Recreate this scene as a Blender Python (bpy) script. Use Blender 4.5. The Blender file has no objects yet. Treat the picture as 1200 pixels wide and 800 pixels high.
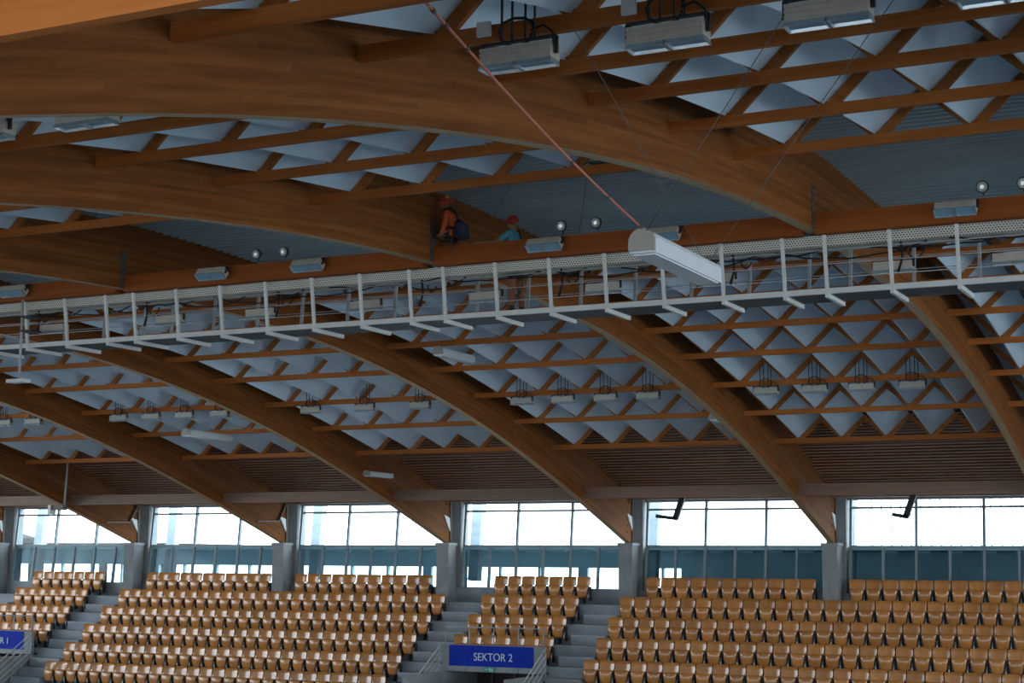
import bpy, bmesh, math, random
from mathutils import Vector, Matrix
random.seed(7)
SC = bpy.context.scene
COL = SC.collection

# ------------------------------------------------------------------ camera
F_PX, YAW, PITCH, ROLL = 1927.34, 0.4596, 0.1351, 0.0070
fw = Vector((-math.sin(YAW) * math.cos(PITCH), math.cos(YAW) * math.cos(PITCH), math.sin(PITCH)))
rt = Vector((math.cos(YAW), math.sin(YAW), 0))
up = rt.cross(fw)
cr = rt * math.cos(ROLL) + up * math.sin(ROLL)
cu = -rt * math.sin(ROLL) + up * math.cos(ROLL)
cam_d = bpy.data.cameras.new('camera')
cam_d.sensor_width = 36.0
cam_d.lens = F_PX / 1200 * 36
cam_d.clip_end = 2000
cam = bpy.data.objects.new('camera', cam_d)
COL.objects.link(cam)
M3 = Matrix((cr, cu, -fw)).transposed()
cam.matrix_world = M3.to_4x4()
SC.camera = cam

def pix(x, y, z):
    p = Vector((x, y, z))
    d = p.dot(fw)
    if d < 0.5:
        return None
    return 600 + F_PX * p.dot(cr) / d, 400 - F_PX * p.dot(cu) / d, d

def seen(pts, m=90):
    q = [p for p in (pix(*p) for p in pts) if p]
    if not q:
        return False
    return (max(p[0] for p in q) > -m and min(p[0] for p in q) < 1200 + m and
            max(p[1] for p in q) > -m and min(p[1] for p in q) < 800 + m)

# ------------------------------------------------------------------ world, exposure
SKY_STRENGTH = 8.0
world = bpy.data.worlds.new('overcast_sky')
SC.world = world
world.use_nodes = True
bg = world.node_tree.nodes['Background']
bg.inputs['Color'].default_value = (0.79, 0.91, 1.0, 1)
bg.inputs['Strength'].default_value = SKY_STRENGTH
vs = SC.view_settings
vs.view_transform = 'Standard'
vs.look = 'None'
vs.gamma = 1.0
vs.use_curve_mapping = False
vs.exposure = -0.32
SC.cycles.max_bounces = 9
SC.cycles.diffuse_bounces = 6
SC.cycles.glossy_bounces = 3
SC.cycles.transparent_max_bounces = 10
SC.cycles.sample_clamp_indirect = 6.0
SC.cycles.use_denoising = True

def portal(loc, rot, sx, sy):
    l = bpy.data.lights.new('window_portal', 'AREA')
    l.shape = 'RECTANGLE'
    l.size = sx
    l.size_y = sy
    l.cycles.is_portal = True
    o = bpy.data.objects.new('window_portal', l)
    o.location = loc
    o.rotation_euler = rot
    COL.objects.link(o)
HP = math.pi / 2
# the hall's daylight openings: far window band, near window band, two unseen gables glazed to add light
XL, XR = -54.0, 20.0
portal(((XL + XR) / 2, 45.6, 1.2), (-HP, 0, 0), XR - XL, 1.4)
portal(((XL + XR) / 2, -2.2, .45), (HP, 0, 0), XR - XL, 2.1)
portal((XR + .2, 22, 1.4), (0, HP, 0), 6.8, 34)
portal((XL - .2, 22, 1.4), (0, -HP, 0), 6.8, 34)

# ------------------------------------------------------------------ hall geometry (eye level is z = 0)
BEAMS = [-0.23 - 6 * k for k in range(8)]          # arch planes, right to left
LP = [4.6246, -.4114, -2.72, -.494, .24, .254, -.0425]
def low(y):                                        # lower edge of the arches
    if y < 6:
        return low(6) + (y - 6) * (low(6.5) - low(6)) / .5
    t = (y - 25) / 17
    return sum(c * t ** i for i, c in enumerate(LP))
NEARP = [(5.62, 2.46), (7.74, 3.13), (9.87, 3.61), (12.11, 4.06), (14.04, 4.36), (16.23, 4.62), (18.37, 4.82)]
FARP = [(26.3, 4.95), (28.4, 4.83), (30.54, 4.62), (32.47, 4.32), (34.66, 3.94), (36.85, 3.50), (39.10, 3.0)]
DK = [(-3, 1.35), (0, 1.75), (3.55, 2.55)] + [(y, z + .72) for y, z in NEARP] + [(20.5, 5.67), (22.35, 5.73), (24.2, 5.72)] + \
     [(y, z + .72) for y, z in FARP] + [(41.37, 3.08), (43.1, 2.52), (44.5, 2.08), (47, 1.3)]
def deck(y):                                       # underside of the roof deck
    for (a, b), (c, d) in zip(DK, DK[1:]):
        if y <= c:
            return b + (d - b) * (y - a) / (c - a)
    return DK[-1][1]

# ------------------------------------------------------------------ mesh helper
class MB:
    def __init__(s):
        s.v, s.f, s.uv, s.sm = [], [], {}, []
    def quad(s, pts, uv=None, smooth=False):
        i = len(s.v)
        s.v += [tuple(p) for p in pts]
        s.f.append(tuple(range(i, i + len(pts))))
        s.sm.append(smooth)
        if uv:
            s.uv[len(s.f) - 1] = uv
    def mesh8(s, c):
        i = len(s.v)
        s.v += [tuple(p) for p in c]
        for q in ((0, 3, 2, 1), (4, 5, 6, 7), (0, 1, 5, 4), (1, 2, 6, 5), (2, 3, 7, 6), (3, 0, 4, 7)):
            s.f.append(tuple(i + k for k in q))
            s.sm.append(False)
    def box(s, x0, x1, y0, y1, z0, z1):
        s.mesh8([(x0, y0, z0), (x1, y0, z0), (x1, y1, z0), (x0, y1, z0), (x0, y0, z1), (x1, y0, z1), (x1, y1, z1), (x0, y1, z1)])
    def bar(s, a, b, w, h, upv=(0, 0, 1)):
        a, b = Vector(a), Vector(b)
        d = (b - a).normalized()
        u = Vector(upv)
        r = d.cross(u)
        if r.length < 1e-4:
            r = d.cross(Vector((1, 0, 0)))
        r.normalize()
        u = r.cross(d).normalized()
        r, u = r * w / 2, u * h / 2
        s.mesh8([a - r - u, a + r - u, a + r + u, a - r + u, b - r - u, b + r - u, b + r + u, b - r + u])
    def tube(s, path, rad, n=8, cap=True):
        path = [Vector(p) for p in path]
        rads = rad if isinstance(rad, (list, tuple)) else [rad] * len(path)
        base = len(s.v)
        ref = None
        for i, p in enumerate(path):
            d = (path[min(i + 1, len(path) - 1)] - path[max(i - 1, 0)]).normalized()
            if ref is None:
                ref = d.cross(Vector((0, 0, 1)))
                if ref.length < 1e-3:
                    ref = Vector((1, 0, 0))
            ref = (ref - d * ref.dot(d)).normalized()
            b = d.cross(ref)
            for k in range(n):
                a = 2 * math.pi * k / n
                s.v.append(tuple(p + (ref * math.cos(a) + b * math.sin(a)) * rads[i]))
        for i in range(len(path) - 1):
            for k in range(n):
                k2 = (k + 1) % n
                s.f.append((base + i * n + k, base + i * n + k2, base + (i + 1) * n + k2, base + (i + 1) * n + k))
                s.sm.append(True)
        if cap:
            s.f.append(tuple(base + k for k in reversed(range(n))))
            s.sm.append(False)
            e = base + (len(path) - 1) * n
            s.f.append(tuple(e + k for k in range(n)))
            s.sm.append(False)
    def disc(s, c, axis, r, t, n=14):
        a = Vector(axis).normalized()
        s.tube([Vector(c) - a * t / 2, Vector(c) + a * t / 2], r, n)
    def prism(s, poly, d):                         # closed polygon (3D points) pushed along d
        d = Vector(d)
        n = len(poly)
        i = len(s.v)
        s.v += [tuple(Vector(p)) for p in poly] + [tuple(Vector(p) + d) for p in poly]
        s.f.append(tuple(i + k for k in reversed(range(n))))
        s.f.append(tuple(i + n + k for k in range(n)))
        s.sm += [False, False]
        for k in range(n):
            k2 = (k + 1) % n
            s.f.append((i + k, i + k2, i + n + k2, i + n + k))
            s.sm.append(False)
    def data(s, name, m, off=(0, 0, 0)):
        me = bpy.data.meshes.new(name)
        ox, oy, oz = off
        me.from_pydata([(x - ox, y - oy, z - oz) for x, y, z in s.v], [], s.f)
        if s.uv:
            l = me.uv_layers.new(name='UVMap')
            for p in me.polygons:
                if p.index in s.uv:
                    for k, li in enumerate(p.loop_indices):
                        l.data[li].uv = s.uv[p.index][k]
        if any(s.sm):
            me.polygons.foreach_set('use_smooth', s.sm)
        bm = bmesh.new()
        bm.from_mesh(me)
        bmesh.ops.recalc_face_normals(bm, faces=bm.faces)
        bm.to_mesh(me)
        bm.free()
        if m:
            me.materials.append(m)
        me.update()
        return me
    def build(s, name, m, parent=None):
        off = tuple(parent.matrix_world.translation) if parent else (0, 0, 0)
        if parent and parent.get('_off'):
            off = tuple(parent['_off'])
        o = bpy.data.objects.new(name, s.data(name, m, off))
        COL.objects.link(o)
        o.parent = parent
        if parent:
            o['_off'] = off
        return o

def tag(o, label=None, cat=None, group=None, kind=None):
    if label:
        o['label'] = label
    if cat:
        o['category'] = cat
    if group:
        o['group'] = group
    if kind:
        o['kind'] = kind
    return o
def thing(name, loc, label, cat, group=None):
    o = bpy.data.objects.new(name, None)
    o.empty_display_size = .1
    o.location = loc
    COL.objects.link(o)
    o['_off'] = tuple(loc)
    return tag(o, label, cat, group)
def inst(name, me, parent, loc=(0, 0, 0), rot=(0, 0, 0)):
    o = bpy.data.objects.new(name, me)
    o.parent = parent
    o.location = loc
    o.rotation_euler = rot
    COL.objects.link(o)
    return o
ORD = ['first', 'second', 'third', 'fourth', 'fifth', 'sixth', 'seventh', 'eighth', 'ninth', 'tenth']

# ------------------------------------------------------------------ materials
def mat(name, col, rough=.6, metal=0., spec=.5):
    m = bpy.data.materials.new(name)
    m.use_nodes = True
    b = m.node_tree.nodes['Principled BSDF']
    b.inputs['Base Color'].default_value = (*col, 1)
    b.inputs['Roughness'].default_value = rough
    b.inputs['Metallic'].default_value = metal
    b.inputs['Specular IOR Level'].default_value = spec
    return m
def nd(m, t, **kw):
    n = m.node_tree.nodes.new(t)
    for k, v in kw.items():
        setattr(n, k, v)
    return n
def lk(m, a, b):
    m.node_tree.links.new(a, b)
def noisy(name, c1, c2, scale=(1, 1, 1), nscale=4, rough=.6, coord='Object', bump=0., detail=6, rnd=.25, spec=.5, lam=0):
    """two-tone procedural material, grain stretched by scale, tone shifted per object"""
    m = mat(name, c1, rough, 0, spec)
    b = m.node_tree.nodes['Principled BSDF']
    tc = nd(m, 'ShaderNodeTexCoord')
    mp = nd(m, 'ShaderNodeMapping')
    mp.inputs['Scale'].default_value = scale
    lk(m, tc.outputs[coord], mp.inputs['Vector'])
    nz = nd(m, 'ShaderNodeTexNoise')
    nz.inputs['Scale'].default_value = nscale
    nz.inputs['Detail'].default_value = detail
    nz.inputs['Roughness'].default_value = .65
    oi = nd(m, 'ShaderNodeObjectInfo')
    ad = nd(m, 'ShaderNodeVectorMath', operation='ADD')
    sc = nd(m, 'ShaderNodeVectorMath', operation='SCALE')
    cb = nd(m, 'ShaderNodeCombineXYZ')
    for i in range(3):
        lk(m, oi.outputs['Random'], cb.inputs[i])
    lk(m, cb.outputs[0], sc.inputs[0])
    sc.inputs['Scale'].default_value = 37.0
    lk(m, mp.outputs[0], ad.inputs[0])
    lk(m, sc.outputs[0], ad.inputs[1])
    lk(m, ad.outputs[0], nz.inputs['Vector'])
    rp = nd(m, 'ShaderNodeValToRGB')
    rp.color_ramp.elements[0].position = .32
    rp.color_ramp.elements[0].color = (*c1, 1)
    rp.color_ramp.elements[1].position = .68
    rp.color_ramp.elements[1].color = (*c2, 1)
    lk(m, nz.outputs['Fac'], rp.inputs['Fac'])
    hs = nd(m, 'ShaderNodeHueSaturation')
    mr = nd(m, 'ShaderNodeMapRange')
    mr.inputs['To Min'].default_value = 1 - rnd
    mr.inputs['To Max'].default_value = 1 + rnd
    lk(m, oi.outputs['Random'], mr.inputs['Value'])
    lk(m, mr.outputs[0], hs.inputs['Value'])
    lk(m, rp.outputs['Color'], hs.inputs['Color'])
    out = hs.outputs['Color']
    if lam:                                        # glued laminations: one tone per board layer
        sx = nd(m, 'ShaderNodeSeparateXYZ')
        lk(m, tc.outputs[coord], sx.inputs[0])
        mu = nd(m, 'ShaderNodeMath', operation='MULTIPLY')
        mu.inputs[1].default_value = lam
        lk(m, sx.outputs['Y'], mu.inputs[0])
        fl = nd(m, 'ShaderNodeMath', operation='FLOOR')
        lk(m, mu.outputs[0], fl.inputs[0])
        # boards in each layer are a few metres long
        m2 = nd(m, 'ShaderNodeMath', operation='MULTIPLY_ADD')
        m2.inputs[1].default_value = .27
        m2.inputs[2].default_value = 0
        lk(m, sx.outputs['X'], m2.inputs[0])
        a2 = nd(m, 'ShaderNodeMath', operation='MULTIPLY_ADD')
        lk(m, fl.outputs[0], a2.inputs[0])
        a2.inputs[1].default_value = .37
        lk(m, m2.outputs[0], a2.inputs[2])
        f2 = nd(m, 'ShaderNodeMath', operation='FLOOR')
        lk(m, a2.outputs[0], f2.inputs[0])
        c2n = nd(m, 'ShaderNodeCombineXYZ')
        lk(m, fl.outputs[0], c2n.inputs[0])
        lk(m, f2.outputs[0], c2n.inputs[1])
        wn = nd(m, 'ShaderNodeTexWhiteNoise')
        lk(m, c2n.outputs[0], wn.inputs['Vector'])
        mr2 = nd(m, 'ShaderNodeMapRange')
        mr2.inputs['To Min'].default_value = .78
        mr2.inputs['To Max'].default_value = 1.14
        lk(m, wn.outputs['Value'], mr2.inputs['Value'])
        h2 = nd(m, 'ShaderNodeHueSaturation')
        lk(m, mr2.outputs[0], h2.inputs['Value'])
        lk(m, out, h2.inputs['Color'])
        out = h2.outputs['Color']
    lk(m, out, b.inputs['Base Color'])
    if bump:
        bp = nd(m, 'ShaderNodeBump')
        bp.inputs['Strength'].default_value = bump
        bp.inputs['Distance'].default_value = .02
        lk(m, nz.outputs['Fac'], bp.inputs['Height'])
        lk(m, bp.outputs[0], b.inputs['Normal'])
    return m

M = {}
M['glulam'] = noisy('glulam_timber', (.175, .055, .012), (.27, .096, .025), (.5, 9, 1), 1.6, .75, 'UV', .1, rnd=.10, lam=22, spec=.15)
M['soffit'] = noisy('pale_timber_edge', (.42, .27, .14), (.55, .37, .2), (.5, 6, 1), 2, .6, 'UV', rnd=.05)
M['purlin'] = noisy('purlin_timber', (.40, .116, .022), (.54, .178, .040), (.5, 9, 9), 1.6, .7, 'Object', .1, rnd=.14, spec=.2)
M['batten'] = noisy('batten_timber', (.32, .10, .022), (.43, .15, .038), (4, 4, 4), 2, .7, 'Object', .1, rnd=.18, spec=.2)
M['cross'] = noisy('cross_beam_timber', (.26, .064, .011), (.35, .094, .018), (.4, 9, 9), 1.5, .7, 'Object', .1, rnd=.1, spec=.2)
M['panel'] = noisy('white_acoustic_panel', (.64, .77, .87), (.72, .85, .94), (.6, .6, .6), 1.2, .45, 'Object', 0, rnd=.05)
M['deck'] = noisy('grey_blue_sheet_deck', (.32, .41, .45), (.39, .48, .52), (.3, 2, 2), 1.5, .45, 'Object', 0, rnd=0)
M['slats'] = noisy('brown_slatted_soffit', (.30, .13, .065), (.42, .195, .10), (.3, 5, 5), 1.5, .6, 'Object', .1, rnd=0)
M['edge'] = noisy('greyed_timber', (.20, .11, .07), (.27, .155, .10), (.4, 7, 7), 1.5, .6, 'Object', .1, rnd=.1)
M['concrete'] = noisy('cast_concrete', (.26, .275, .285), (.35, .365, .375), (1, 1, 1), 2.5, .85, 'Object', .2, rnd=.08)
M['terrace'] = noisy('terrace_concrete', (.29, .33, .37), (.39, .43, .47), (.6, 2, 2), 2.0, .7, 'Object', .1, rnd=.08)
M['floor'] = noisy('arena_floor', (.07, .115, .155), (.085, .14, .185), (1, 1, 1), 1.0, .5, 'Object', 0, rnd=0)
M['wall'] = noisy('pale_plaster', (.62, .63, .62), (.70, .71, .70), (1, 1, 1), 1.0, .8, 'Object', 0, rnd=0)
M['white'] = noisy('white_painted_steel', (.72, .72, .69), (.82, .82, .78), (2, 2, 2), 2.0, .5, 'Object', 0, rnd=.05)
M['grey'] = noisy('galvanised_steel', (.33, .35, .36), (.45, .47, .48), (3, 3, 3), 3, .45, 'Object', 0, rnd=.1)
M['dark'] = noisy('black_steel', (.018, .018, .02), (.035, .035, .038), (3, 3, 3), 3, .5, 'Object', 0, rnd=.1)
M['cable'] = mat('black_cable', (.012, .012, .013), .6)
M['wire'] = mat('steel_wire', (.10, .10, .10), .5)
M['rope'] = noisy('red_white_rope', (.50, .12, .07), (.62, .24, .17), (30, 30, 30), 3, .8, 'Object', 0, rnd=0)
M['frame'] = noisy('window_aluminium', (.22, .28, .31), (.30, .36, .39), (3, 3, 3), 2, .45, 'Object', 0, rnd=.1)
M['teal'] = noisy('blue_grey_render', (.46, .58, .62), (.53, .65, .69), (1, 1, 1), 1.5, .8, 'Object', 0, rnd=.1)
M['plate'] = noisy('dark_steel_plate', (.07, .05, .04), (.12, .085, .065), (4, 4, 4), 3, .5, 'Object', 0, rnd=.1)
M['catfloor'] = noisy('dark_grating', (.03, .035, .045), (.05, .06, .075), (8, 8, 8), 4, .6, 'Object', .2, rnd=.1)
M['housing'] = noisy('beige_lamp_housing', (.46, .43, .36), (.55, .52, .44), (4, 4, 4), 3, .5, 'Object', 0, rnd=.1)
M['lens'] = mat('lamp_glass', (.22, .36, .45), .12, 0, .8)  # blue base colour stands in for sky reflected in the glass
M['reflector'] = mat('lamp_reflector', (.60, .68, .72), .25, .6)
M['lampwhite'] = noisy('white_lamp_case', (.66, .70, .72), (.74, .78, .80), (2, 2, 2), 2, .4, 'Object', 0, rnd=.03)
M['lampcap'] = mat('beige_end_cap', (.40, .38, .33), .6)
M['sign'] = noisy('blue_banner', (.004, .026, .36), (.006, .034, .42), (2, 2, 2), 1, .6, 'Object', 0, rnd=0, spec=.15)
M['letters'] = mat('white_lettering', (.62, .68, .78), .5)
M['exit'] = mat('green_exit_sign', (.02, .33, .20), .4)
M['exitmark'] = mat('pale_exit_mark', (.45, .75, .62), .4)
M['seat'] = noisy('lacquered_plywood', (.56, .215, .052), (.68, .295, .085), (3, 3, .7), 2.2, .20, 'Object', .02, rnd=.16, spec=.95)
M['seatedge'] = mat('seat_metal', (.30, .32, .34), .35, .6)
M['skin'] = mat('skin', (.32, .16, .10), .6)
M['orange'] = noisy('orange_work_vest', (.55, .085, .015), (.65, .12, .03), (6, 6, 6), 4, .8, 'Object', .3, rnd=0)
M['helmet'] = mat('red_helmet', (.48, .03, .02), .35)
M['helmet2'] = mat('orange_helmet', (.55, .07, .03), .35)
M['yellow'] = mat('yellow_badge', (.8, .5, .05), .5)
M['tshirt'] = noisy('turquoise_shirt', (.07, .30, .40), (.10, .37, .47), (6, 6, 6), 4, .85, 'Object', .3, rnd=0)
M['trousers'] = noisy('dark_work_trousers', (.022, .022, .028), (.04, .04, .046), (6, 6, 6), 4, .85, 'Object', .3, rnd=0)
M['brown'] = noisy('brown_trousers', (.22, .085, .045), (.28, .11, .06), (6, 6, 6), 4, .85, 'Object', .3, rnd=0)
M['boot'] = mat('black_boot', (.02, .018, .016), .6)
M['navy'] = noisy('navy_bag', (.018, .022, .05), (.03, .035, .07), (6, 6, 6), 4, .8, 'Object', .2, rnd=0)
M['foliage'] = noisy('distant_trees', (.012, .013, .012), (.03, .032, .03), (1, 1, 1), 3, .9, 'Object', 0, rnd=.1)
M['asphalt'] = noisy('outdoor_ground', (.3, .3, .28), (.4, .4, .38), (.1, .1, .1), 1, .9, 'Object', 0, rnd=0)

def glass(name, tint, gloss):
    m = bpy.data.materials.new(name)
    m.use_nodes = True
    nt = m.node_tree
    nt.nodes.clear()
    o = nt.nodes.new('ShaderNodeOutputMaterial')
    t = nt.nodes.new('ShaderNodeBsdfTransparent')
    t.inputs['Color'].default_value = (*tint, 1)
    g = nt.nodes.new('ShaderNodeBsdfGlossy')
    g.inputs['Roughness'].default_value = .05
    mx = nt.nodes.new('ShaderNodeMixShader')
    mx.inputs[0].default_value = gloss
    nt.links.new(t.outputs[0], mx.inputs[1])
    nt.links.new(g.outputs[0], mx.inputs[2])
    nt.links.new(mx.outputs[0], o.inputs[0])
    return m
M['glass'] = glass('clear_window_glass', (.95, .98, .99), .012)
M['glasslow'] = glass('tinted_window_glass', (.74, .84, .87), .012)

def perforated():
    m = mat('perforated_sheet', (.60, .59, .53), .5)
    b = m.node_tree.nodes['Principled BSDF']
    tc = nd(m, 'ShaderNodeTexCoord')
    sx = nd(m, 'ShaderNodeSeparateXYZ')
    lk(m, tc.outputs['Object'], sx.inputs[0])
    def tri(sock, per, shift=None):
        a = nd(m, 'ShaderNodeMath', operation='DIVIDE')
        lk(m, sock, a.inputs[0])
        a.inputs[1].default_value = per
        s = a.outputs[0]
        if shift is not None:
            p = nd(m, 'ShaderNodeMath', operation='ADD')
            lk(m, s, p.inputs[0])
            lk(m, shift, p.inputs[1])
            s = p.outputs[0]
        f = nd(m, 'ShaderNodeMath', operation='FRACT')
        lk(m, s, f.inputs[0])
        q = nd(m, 'ShaderNodeMath', operation='SUBTRACT')
        lk(m, f.outputs[0], q.inputs[0])
        q.inputs[1].default_value = .5
        r = nd(m, 'ShaderNodeMath', operation='ABSOLUTE')
        lk(m, q.outputs[0], r.inputs[0])
        return r.outputs[0], a.outputs[0]
    tz, az = tri(sx.outputs['Z'], .031)
    fl = nd(m, 'ShaderNodeMath', operation='FLOOR')
    lk(m, az, fl.inputs[0])
    hf = nd(m, 'ShaderNodeMath', operation='MULTIPLY')
    lk(m, fl.outputs[0], hf.inputs[0])
    hf.inputs[1].default_value = .5
    txx, _ = tri(sx.outputs['X'], .042, hf.outputs[0])
    a = nd(m, 'ShaderNodeMath', operation='LESS_THAN')
    lk(m, tz, a.inputs[0])
    a.inputs[1].default_value = .26
    c = nd(m, 'ShaderNodeMath', operation='LESS_THAN')
    lk(m, txx, c.inputs[0])
    c.inputs[1].default_value = .28
    d = nd(m, 'ShaderNodeMath', operation='MULTIPLY')
    lk(m, a.outputs[0], d.inputs[0])
    lk(m, c.outputs[0], d.inputs[1])
    mx = nd(m, 'ShaderNodeMixRGB')
    lk(m, d.outputs[0], mx.inputs[0])
    mx.inputs[1].default_value = (.80, .78, .69, 1)
    mx.inputs[2].default_value = (.06, .06, .055, 1)
    lk(m, mx.outputs[0], b.inputs['Base Color'])
    return m
M['perf'] = perforated()

# ------------------------------------------------------------------ structure: floor, walls, roof deck
def struct(name, mb, m, label=None, parent=None):
    o = mb.build(name, m, parent)
    if parent is None:
        o['kind'] = 'structure'
    if label:
        o['label'] = label
    return o
YF = 44.93
mb = MB(); mb.box(XL, XR, -3, 38.3, -9.2, -9.0)
struct('floor', mb, M['floor'], 'dark blue arena floor below the stands')  # unseen; blue chosen to tint and dim the light bounced up to the ceiling
mb = MB(); mb.box(XL, XR, -3, 1.4, -1.9, -1.7)
struct('floor_gallery', mb, M['terrace'], 'gallery floor along the near window wall')
mb = MB(); mb.box(-200, 200, 46, 900, -9.6, -9.4)
struct('ground_outdoors', mb, M['asphalt'], 'open ground outside beyond the windows')

def corrug(y0, y1, pitch, h, xa, xb, thick=.12):
    b = MB()
    n = int((y1 - y0) / pitch)
    pts = []
    for i in range(n):
        a = y0 + i * pitch
        for f, e in ((0, 0), (.38, 0), (.5, 1), (.88, 1)):
            y = a + f * pitch
            pts.append((y, deck(y) + e * h))
    pts.append((y0 + n * pitch, deck(y0 + n * pitch)))
    for (a, za), (c, zc) in zip(pts, pts[1:]):
        b.quad([(xa, a, za), (xb, a, za), (xb, c, zc), (xa, c, zc)])
    # weather skin above
    ys = [y0 + (y1 - y0) * i / 24 for i in range(25)]
    for a, c in zip(ys, ys[1:]):
        b.quad([(xa, a, deck(a) + thick), (xb, a, deck(a) + thick), (xb, c, deck(c) + thick), (xa, c, deck(c) + thick)])
    return b
struct('ceiling', corrug(1.0, 39.4, .22, .05, XL, XR), M['deck'], 'grey blue ribbed sheet roof deck above the timber arches')
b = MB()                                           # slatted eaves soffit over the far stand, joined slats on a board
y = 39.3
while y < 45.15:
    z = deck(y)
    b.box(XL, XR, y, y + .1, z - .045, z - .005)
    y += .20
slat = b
b2 = MB()
ys = [39.25 + .3 * i for i in range(21)]
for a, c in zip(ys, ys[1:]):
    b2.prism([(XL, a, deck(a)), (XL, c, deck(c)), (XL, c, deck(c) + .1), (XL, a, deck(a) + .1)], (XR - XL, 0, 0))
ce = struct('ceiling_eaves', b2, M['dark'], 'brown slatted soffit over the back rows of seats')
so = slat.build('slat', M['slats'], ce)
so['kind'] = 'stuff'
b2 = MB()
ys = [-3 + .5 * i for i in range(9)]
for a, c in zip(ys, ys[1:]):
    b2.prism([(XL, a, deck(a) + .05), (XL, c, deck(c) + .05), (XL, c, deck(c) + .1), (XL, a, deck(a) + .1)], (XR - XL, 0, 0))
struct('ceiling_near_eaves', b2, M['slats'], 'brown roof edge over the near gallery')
# far wall under and over the window band
mb = MB(); mb.box(XL, XR, 44.78, 45.2, -3.0, -.70)
mb.box(XL, XR, 44.98, 45.3, 1.89, 2.3)
struct('wall_far', mb, M['terrace'], 'grey concrete wall under the far window band')
mb = MB(); mb.box(XL, XR, -2.6, -2.3, -9, -.6)
struct('wall_near', mb, M['wall'], 'plain wall below the near window band')
for nm, x in (('wall_left', XL), ('wall_right', XR)):
    mb = MB(); mb.box(x - .15, x + .15, -3, 46, -9, -2.0)
    mb.box(x - .15, x + .15, -3, 5, -2.0, 4.0)
    mb.box(x - .15, x + .15, 39, 46, -2.0, 4.0)
    struct(nm, mb, M['wall'], 'plain gable wall at one end of the hall')
    mb = MB()  # unseen gable glazing, added to throw daylight on ceiling panels and beam sides
    for k in range(18):
        yy = 5 + 2 * k
        mb.box(x - .08, x + .08, yy - .05, yy + .05, -2.0, deck(yy))
    for zz in (-1.95, 1.5):
        mb.box(x - .08, x + .08, 5, 39, zz, zz + .1)
    o = struct('window_gable_added', mb, M['frame'], 'tall window grid added in the unseen gable to light the ceiling')

# far window bands, bay by bay: frame and separate panes
def lean(z):
    return YF + .10 * (z - .56)
wn = 0
for bi, xb in enumerate(BEAMS[1:]):
    x0, x1 = xb + .42, xb + 5.80
    if not seen([(x0, YF, 0), (x1, YF, 1.9), (xb + 3, YF, 1)]):
        continue
    wn += 1
    w = bpy.data.objects.new('window_%d' % wn, None)
    w.location = (x0, YF, -.7)
    w['_off'] = tuple(w.location)
    COL.objects.link(w)
    w['kind'] = 'structure'
    w['label'] = 'window band in the %s bay from the right, bright panes above darker ones' % ORD[bi]
    def fbar(xa, za, xc, zc, ww, hh):
        q = MB(); q.bar((xa, lean(za), za), (xc, lean(zc), zc), ww, hh, (0, 1, 0)); q.build('window_frame', M['frame'], w)
    st = (x1 - x0) / 3
    for k in range(4):
        fbar(x0 + k * st, .56, x0 + k * st, 1.90, .07, .1)
    for k in range(7):
        fbar(x0 + k * st / 2, -.70, x0 + k * st / 2, .56, .065, .1)
    fbar(x0, .56, x1, .56, .08, .12)
    fbar(x0, 1.63, x1, 1.63, .06, .08)
    fbar(x0, 1.88, x1, 1.88, .05, .08)
    fbar(x0, -.69, x1, -.69, .05, .1)
    def pane(xa, xc, za, zc, m):
        q = MB()
        q.prism([(xa, lean(za) - .005, za), (xc, lean(za) - .005, za), (xc, lean(zc) - .005, zc), (xa, lean(zc) - .005, zc)], (0, .01, 0))
        q.build('pane', m, w)
    for k in range(3):
        pane(x0 + k * st + .035, x0 + (k + 1) * st - .035, .60, 1.61, M['glass'])
        pane(x0 + k * st + .035, x0 + (k + 1) * st - .035, 1.65, 1.86, M['glass'])
    for k in range(6):
        pane(x0 + k * st / 2 + .03, x0 + (k + 1) * st / 2 - .03, -.66, .52, M['glasslow'])

# corridor behind the lower panes
mb = MB(); mb.box(XL, XR, 45.05, 48.7, .47, .555)
struct('ceiling_corridor', mb, M['teal'], 'blue grey slab between the upper and lower window bands')
mb = MB(); mb.box(XL, XR, 48.5, 48.7, -.07, .47)
mb.box(-18.1, XR, 48.5, 48.7, -2.6, -.07)
mb.box(XL, -18.1, 48.5, 48.7, -2.6, -.95)
mb.box(XL - .2, XL, 45.0, 48.7, -2.6, .5)
mb.box(XR, XR + .2, 45.0, 48.7, -2.6, .5)
struct('wall_corridor', mb, M['teal'], 'blue grey outer corridor wall seen through the lower panes')
mb = MB(); mb.box(XL, XR, 45.2, 48.6, -2.7, -2.55)
struct('floor_corridor', mb, M['terrace'], 'corridor floor behind the stand')
k = 0
x = -50.0
while x < -18.2:
    mb = MB(); mb.box(x, x + (.32 if k % 4 == 0 else .07), 48.52, 48.66, -.95, -.06)
    o = mb.build('trim_corridor_post', M['teal']); o['kind'] = 'structure'
    x += 1.42
    k += 1
for i, xb in enumerate(BEAMS[1:6]):
    for k in range(6):
        x = xb + .95 + k * .9
        if seen([(x, 46.5, .4)], 0):
            mb = MB(); mb.box(x, x + .42, 46.3, 46.5, .40, .465)
            tag(mb.build('corridor_lamp', M['lampwhite']), 'small pale corridor lamp behind lower panes, %s from left in %s bay from right' % (ORD[k], ORD[i]), 'lamp', 'corridor ceiling lamps')
# leaning outer posts seen through the upper panes
for i, xb in enumerate(BEAMS[1:]):
    mb = MB(); mb.bar((xb - .10, 46.6, -.5), (xb + .0, 46.9, 3.4), .34, .3, (0, 1, 0))
    if seen([(xb + .8, 46.6, 1)], 0):
        o = mb.build('trim_outer_post', M['terrace']); o['kind'] = 'structure'

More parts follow.
